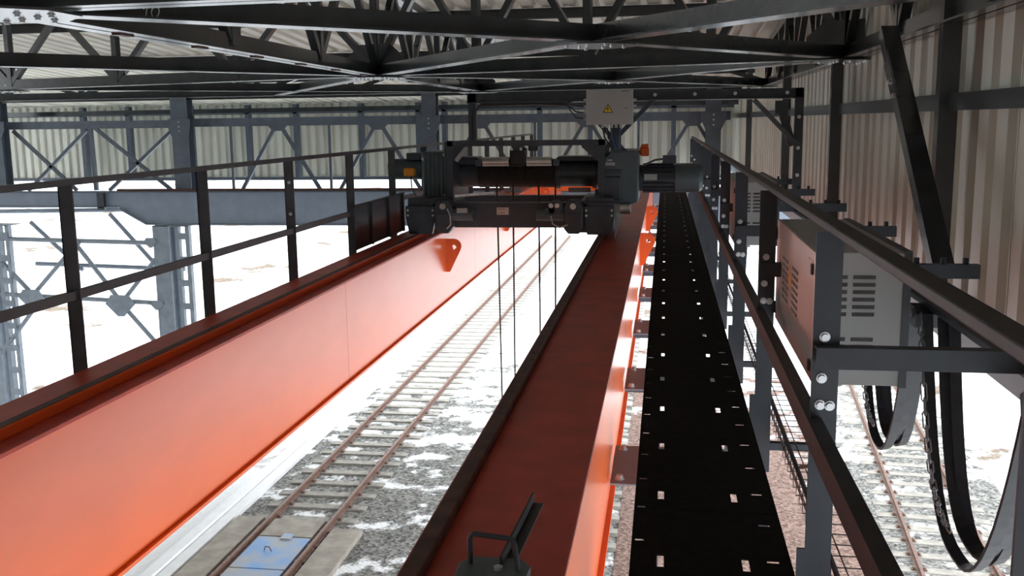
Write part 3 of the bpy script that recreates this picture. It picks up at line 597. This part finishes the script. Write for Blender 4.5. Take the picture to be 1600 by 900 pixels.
B(-3.14, -2.96, 11.93, 12.12, -.44, -.355).build('terminal_box', 'hoist', ml, bevel=.008)
B(-3.16, -3.02, 11.84, 11.95, -.635, -.535).build('brake_unit', 'yellow', ml, bevel=.02)
MB().tube([(-3.08, 11.9, -.64), (-3.06, 11.85, -.78), (-2.98, 11.75, -.88), (-2.85, 11.6, -.93)], .009, 6).build('motor_cable', 'rubber', ml)
# top frame
tf = B(-2.52, -.68, 11.46, 11.52, -.27, -.205).build('top_frame_bar', 'hoist', H)
B(-2.53, -2.46, 11.46, 11.52, -.93, -.205).build('frame_post', 'hoist', tf); B(-.755, -.68, 11.46, 11.52, -.93, -.205).build('frame_post', 'hoist', tf)
MB().prism([(-.755, -.27), (-.95, -.27), (-.95, -.29), (-.755, -.46)], 11.48, 11.495).build('frame_gusset', 'hoist', tf); MB().prism([(-2.46, -.27), (-2.3, -.27), (-2.46, -.42)], 11.48, 11.495).build('frame_gusset', 'hoist', tf)
MB().bar((-2.42, 11.47, -.44), (-2.30, 11.47, -.29), .045, .02, (0, 1, 0)).build('lifting_eye', 'cab', tf)
# right reducer and hoist motor
rr = MB().prism([(-.70, -.90), (-.70, -.42), (-.62, -.335), (-.33, -.335), (-.30, -.38), (-.30, -.93), (-.42, -.97), (-.62, -.97)], 11.55, 12.4).build('hoist_reducer', 'hoistg', H, bevel=.02)
B(-.69, -.57, 11.545, 11.55, -.505, -.47).build('rating_label', 'box', rr); B(-.66, -.60, 11.542, 11.545, -.455, -.435).build('rating_label', 'box', rr); B(-.70, -.50, 11.53, 11.55, -.60, -.56).build('reducer_rib', 'hoist', rr)
B(-.70, -.50, 11.52, 11.55, -.90, -.63).build('reducer_rib', 'hoist', rr, bevel=.02)
mr_ = MB().cyl((-.30, 12.0, -.675), (.13, 12.0, -.675), .155, 28).build('hoist_motor', 'hoist', H, smooth=True)
for i in range(18):
    th = math.pi*2*i/18; c_, s_ = math.cos(th), math.sin(th)
    MB().bar((-.26, 12+c_*.16, -.675+s_*.16), (.10, 12+c_*.16, -.675+s_*.16), .008, .03, (0, c_, s_)).build('cooling_rib', 'hoist', mr_)
MB().cyl((.12, 12.0, -.675), (.40, 12.0, -.675), .172, 28).build('fan_cowl', 'hoistg', mr_, smooth=True); MB().cyl((.40, 12.0, -.675), (.44, 12.0, -.675), .172, 28, .14).build('fan_grille', 'hoistg', mr_, smooth=True)
B(-.03, .13, 11.92, 12.12, -.50, -.41).build('terminal_box', 'hoist', mr_, bevel=.008); B(-.24, -.09, 11.80, 11.825, -.69, -.62).build('rating_plate', 'box', mr_)
MB().tube([(-.02, 11.95, -.45), (-.12, 11.9, -.46), (-.25, 11.85, -.52)], .012, 8).build('motor_cable', 'rubber', mr_)
MB().tube([(-.30, 12.1, -.40), (-.26, 12.1, -.30), (-.20, 12.1, -.30)], .03, 8).build('vent_pipe', 'orange', rr); B(-.29, -.19, 12.05, 12.15, -.42, -.32).build('orange_cap', 'orange', rr, bevel=.015)
MB().prism([(-.56, -.93), (-.44, -.93), (-.50, -1.2), (-.56, -1.33)], 11.32, 11.34).build('rail_sweeper', 'cab', H)
MB().cyl((-.50, 11.3, -.98), (-.38, 11.3, -.98), .05, 12).build('limit_roller', 'silver', H, smooth=True); B(-.5, -.38, 11.3, 11.42, -1.04, -.92).build('limit_bracket', 'hoist', H, bevel=.01)
# ropes
for i, (x0, x1) in enumerate(((-2.03, -1.975), (-1.83, -1.84), (-1.515, -1.50), (-1.31, -1.335))):
    o = MB().cyl((x0, 12.0, -.7), (x1, 12.0, -6.2), .011, 8).build('hoist_rope', 'rope', base=(x1, 12.0, -6.2)); tag(o, 'steel hoist rope hanging from the drum, '+('leftmost', 'second from the left', 'third from the left', 'rightmost')[i]+' of four', 'rope', 'hoist ropes')
hk = thing('hook_block', (-1.66, 12, -7.2), 'dark hook block hanging on the four hoist ropes below the girders', 'hook block')
B(-2.05, -1.27, 11.9, 12.1, -6.6, -6.2).build('block_housing', 'hoist', hk, bevel=.03)
MB().tube([(-1.66, 12, -6.6), (-1.66, 12, -6.8), (-1.54, 12, -6.95), (-1.60, 12, -7.13), (-1.75, 12, -7.12), (-1.80, 12, -7.0)], .04, 10).build('hook', 'hoist', hk, smooth=True)
# portal frame with the grey box
pf = thing('cable_portal', (-.4, 11.45, -.2), 'dark portal frame on the hoist carrying the grey junction box', 'frame')
B(-2.27, 1.49, 11.45, 11.53, .22, .335).build('cross_bar', 'hoist', pf); B(-2.27, 1.49, 11.40, 11.45, .22, .232).build('cross_bar_lip', 'truss', pf)
for x in (-2.26, 1.41): B(x, x+.09, 11.45, 11.53, -.25 if x < 0 else -.92, .335).build('leg', 'hoist', pf)
MB().angle((.98, 11.44, .23), (1.45, 11.44, -.26), .05, .05, .008, (0, -1, 0)).build('corner_brace', 'truss', pf); MB().bar((-.13, 11.5, .24), (-.72, 11.5, -.36), .05, .03, (0, 1, 0)).build('corner_brace', 'hoist', pf)
MB().bar((-.82, 11.55, .05), (-.45, 11.6, -.36), .05, .03, (0, 1, 0)).build('corner_brace', 'hoist', pf); B(-.62, -.5, 11.46, 11.52, -.36, .25).build('hanger', 'hoist', pf)
B(1.20, 1.34, 11.5, 11.52, .05, .20).build('hanger_plate', 'hoist', pf); MB().bar((1.27, 11.55, .12), (1.40, 11.55, -.30), .09, .04, (0, 1, 0)).build('tow_arm', 'hoist', pf)
for x in (.18, .62, 1.06, 1.32): bolt(pf, (x-.3 if x < 1.2 else x, 11.45, .285), (0, 0, 0), 1.2)
for z in (.02, -.32, -.62): bolt(pf, (1.455, 11.45, z), (0, 0, 0), 1.2)
jb = thing('junction_box', (-.62, 11.35, -.045), 'light grey junction box with a yellow warning triangle above the hoist', 'junction box')
B(-.88, -.36, 11.27, 11.44, -.04, .345).build('enclosure', 'box', jb, bevel=.005); ld_ = B(-.876, -.364, 11.25, 11.27, -.035, .34).build('lid', 'box', jb, bevel=.004)
def tri(sz, cx, cz, y0, y1): return MB().prism([(cx-sz, cz-sz*.58), (cx+sz, cz-sz*.58), (cx, cz+sz*1.15)], y0, y1)
tri(.057, -.635, .125, 11.247, 11.25).build('warning_border', 'ink', ld_); tri(.045, -.635, .125, 11.245, 11.247).build('warning_triangle', 'sign', ld_)
MB().prism([(-.635+.003, .165), (-.65, .125), (-.637, .127), (-.640, .102), (-.622, .138), (-.634, .136)], 11.2435, 11.245).build('lightning_bolt', 'ink', ld_)
MB().cyl((-.435, 11.25, .138), (-.435, 11.235, .138), .014, 12).build('lock', 'ink', ld_); B(-.44, -.43, 11.228, 11.236, .12, .155).build('lock_key', 'silver', ld_)
B(-.49, -.40, 11.2485, 11.25, .322, .332).build('maker_strip', 'louvre', ld_)
for z in (.03, .09, .16, .23): MB().cyl((-.88, 11.35, z), (-.915, 11.35, z), .019, 8).build('cable_gland', 'box', jb)
for z in (.17, .23): MB().cyl((-.36, 11.35, z), (-.325, 11.35, z), .019, 8).build('cable_gland', 'box', jb)
for i in range(5):
    x = -.70+.05*i; MB().cyl((x, 11.35, -.04), (x, 11.35, -.075), .017, 8).build('cable_gland', 'box', jb)
    MB().tube([(x, 11.35, -.075), (x+.01*(2-i), 11.36, -.18), (-.60+.02*i, 11.42, -.30), (-.56+.01*i, 11.6, -.36)], .010, 6).build('cable', 'blue' if i in (2, 4) else 'rubber', jb)
for i in range(4): z = .03+.065*i; MB().tube([(-.915, 11.35, z), (-1.0, 11.38, z+.01), (-1.12, 11.44, .18+.01*i), (-1.5, 11.44, .20+.01*i), (-2.1, 11.44, .19+.012*i), (-2.21, 11.44, .1), (-2.21, 11.44, -.2)], .009, 6).build('cable', 'rubber', jb)

# ================================================================== near fitting on the right girder
e = thing('rail_end_fitting', (-.46, 2.55, ZG), 'small grey fitting with a bent rod handle on the near girder flange', 'fitting')
MB().prism([(-.535, 2.22), (-.36, 2.22), (-.345, 2.5), (-.375, 2.545), (-.52, 2.55), (-.545, 2.5)], ZG, -1.185, 'z').build('base_block', 'hoistg', e, bevel=.006)
MB().tube([(-.512, 2.50, -1.19), (-.512, 2.50, -1.115), (-.508, 2.50, -1.105), (-.500, 2.50, -1.10), (-.400, 2.49, -1.105), (-.392, 2.49, -1.11), (-.388, 2.485, -1.12), (-.375, 2.47, -1.19)], .0075, 10).build('bent_handle', 'dark', e, smooth=True)
MB().angle((-.43, 2.50, -1.20), (-.40, 2.95, -1.19), .035, .04, .006, flip=1).build('angle_strip', 'darkgloss', e)
MB().cyl((-.43, 2.47, -1.185), (-.43, 2.47, -1.177), .014, 6).build('screw', 'zinc', e)
for o in bpy.data.objects:
    if '_loc' in o: del o['_loc']
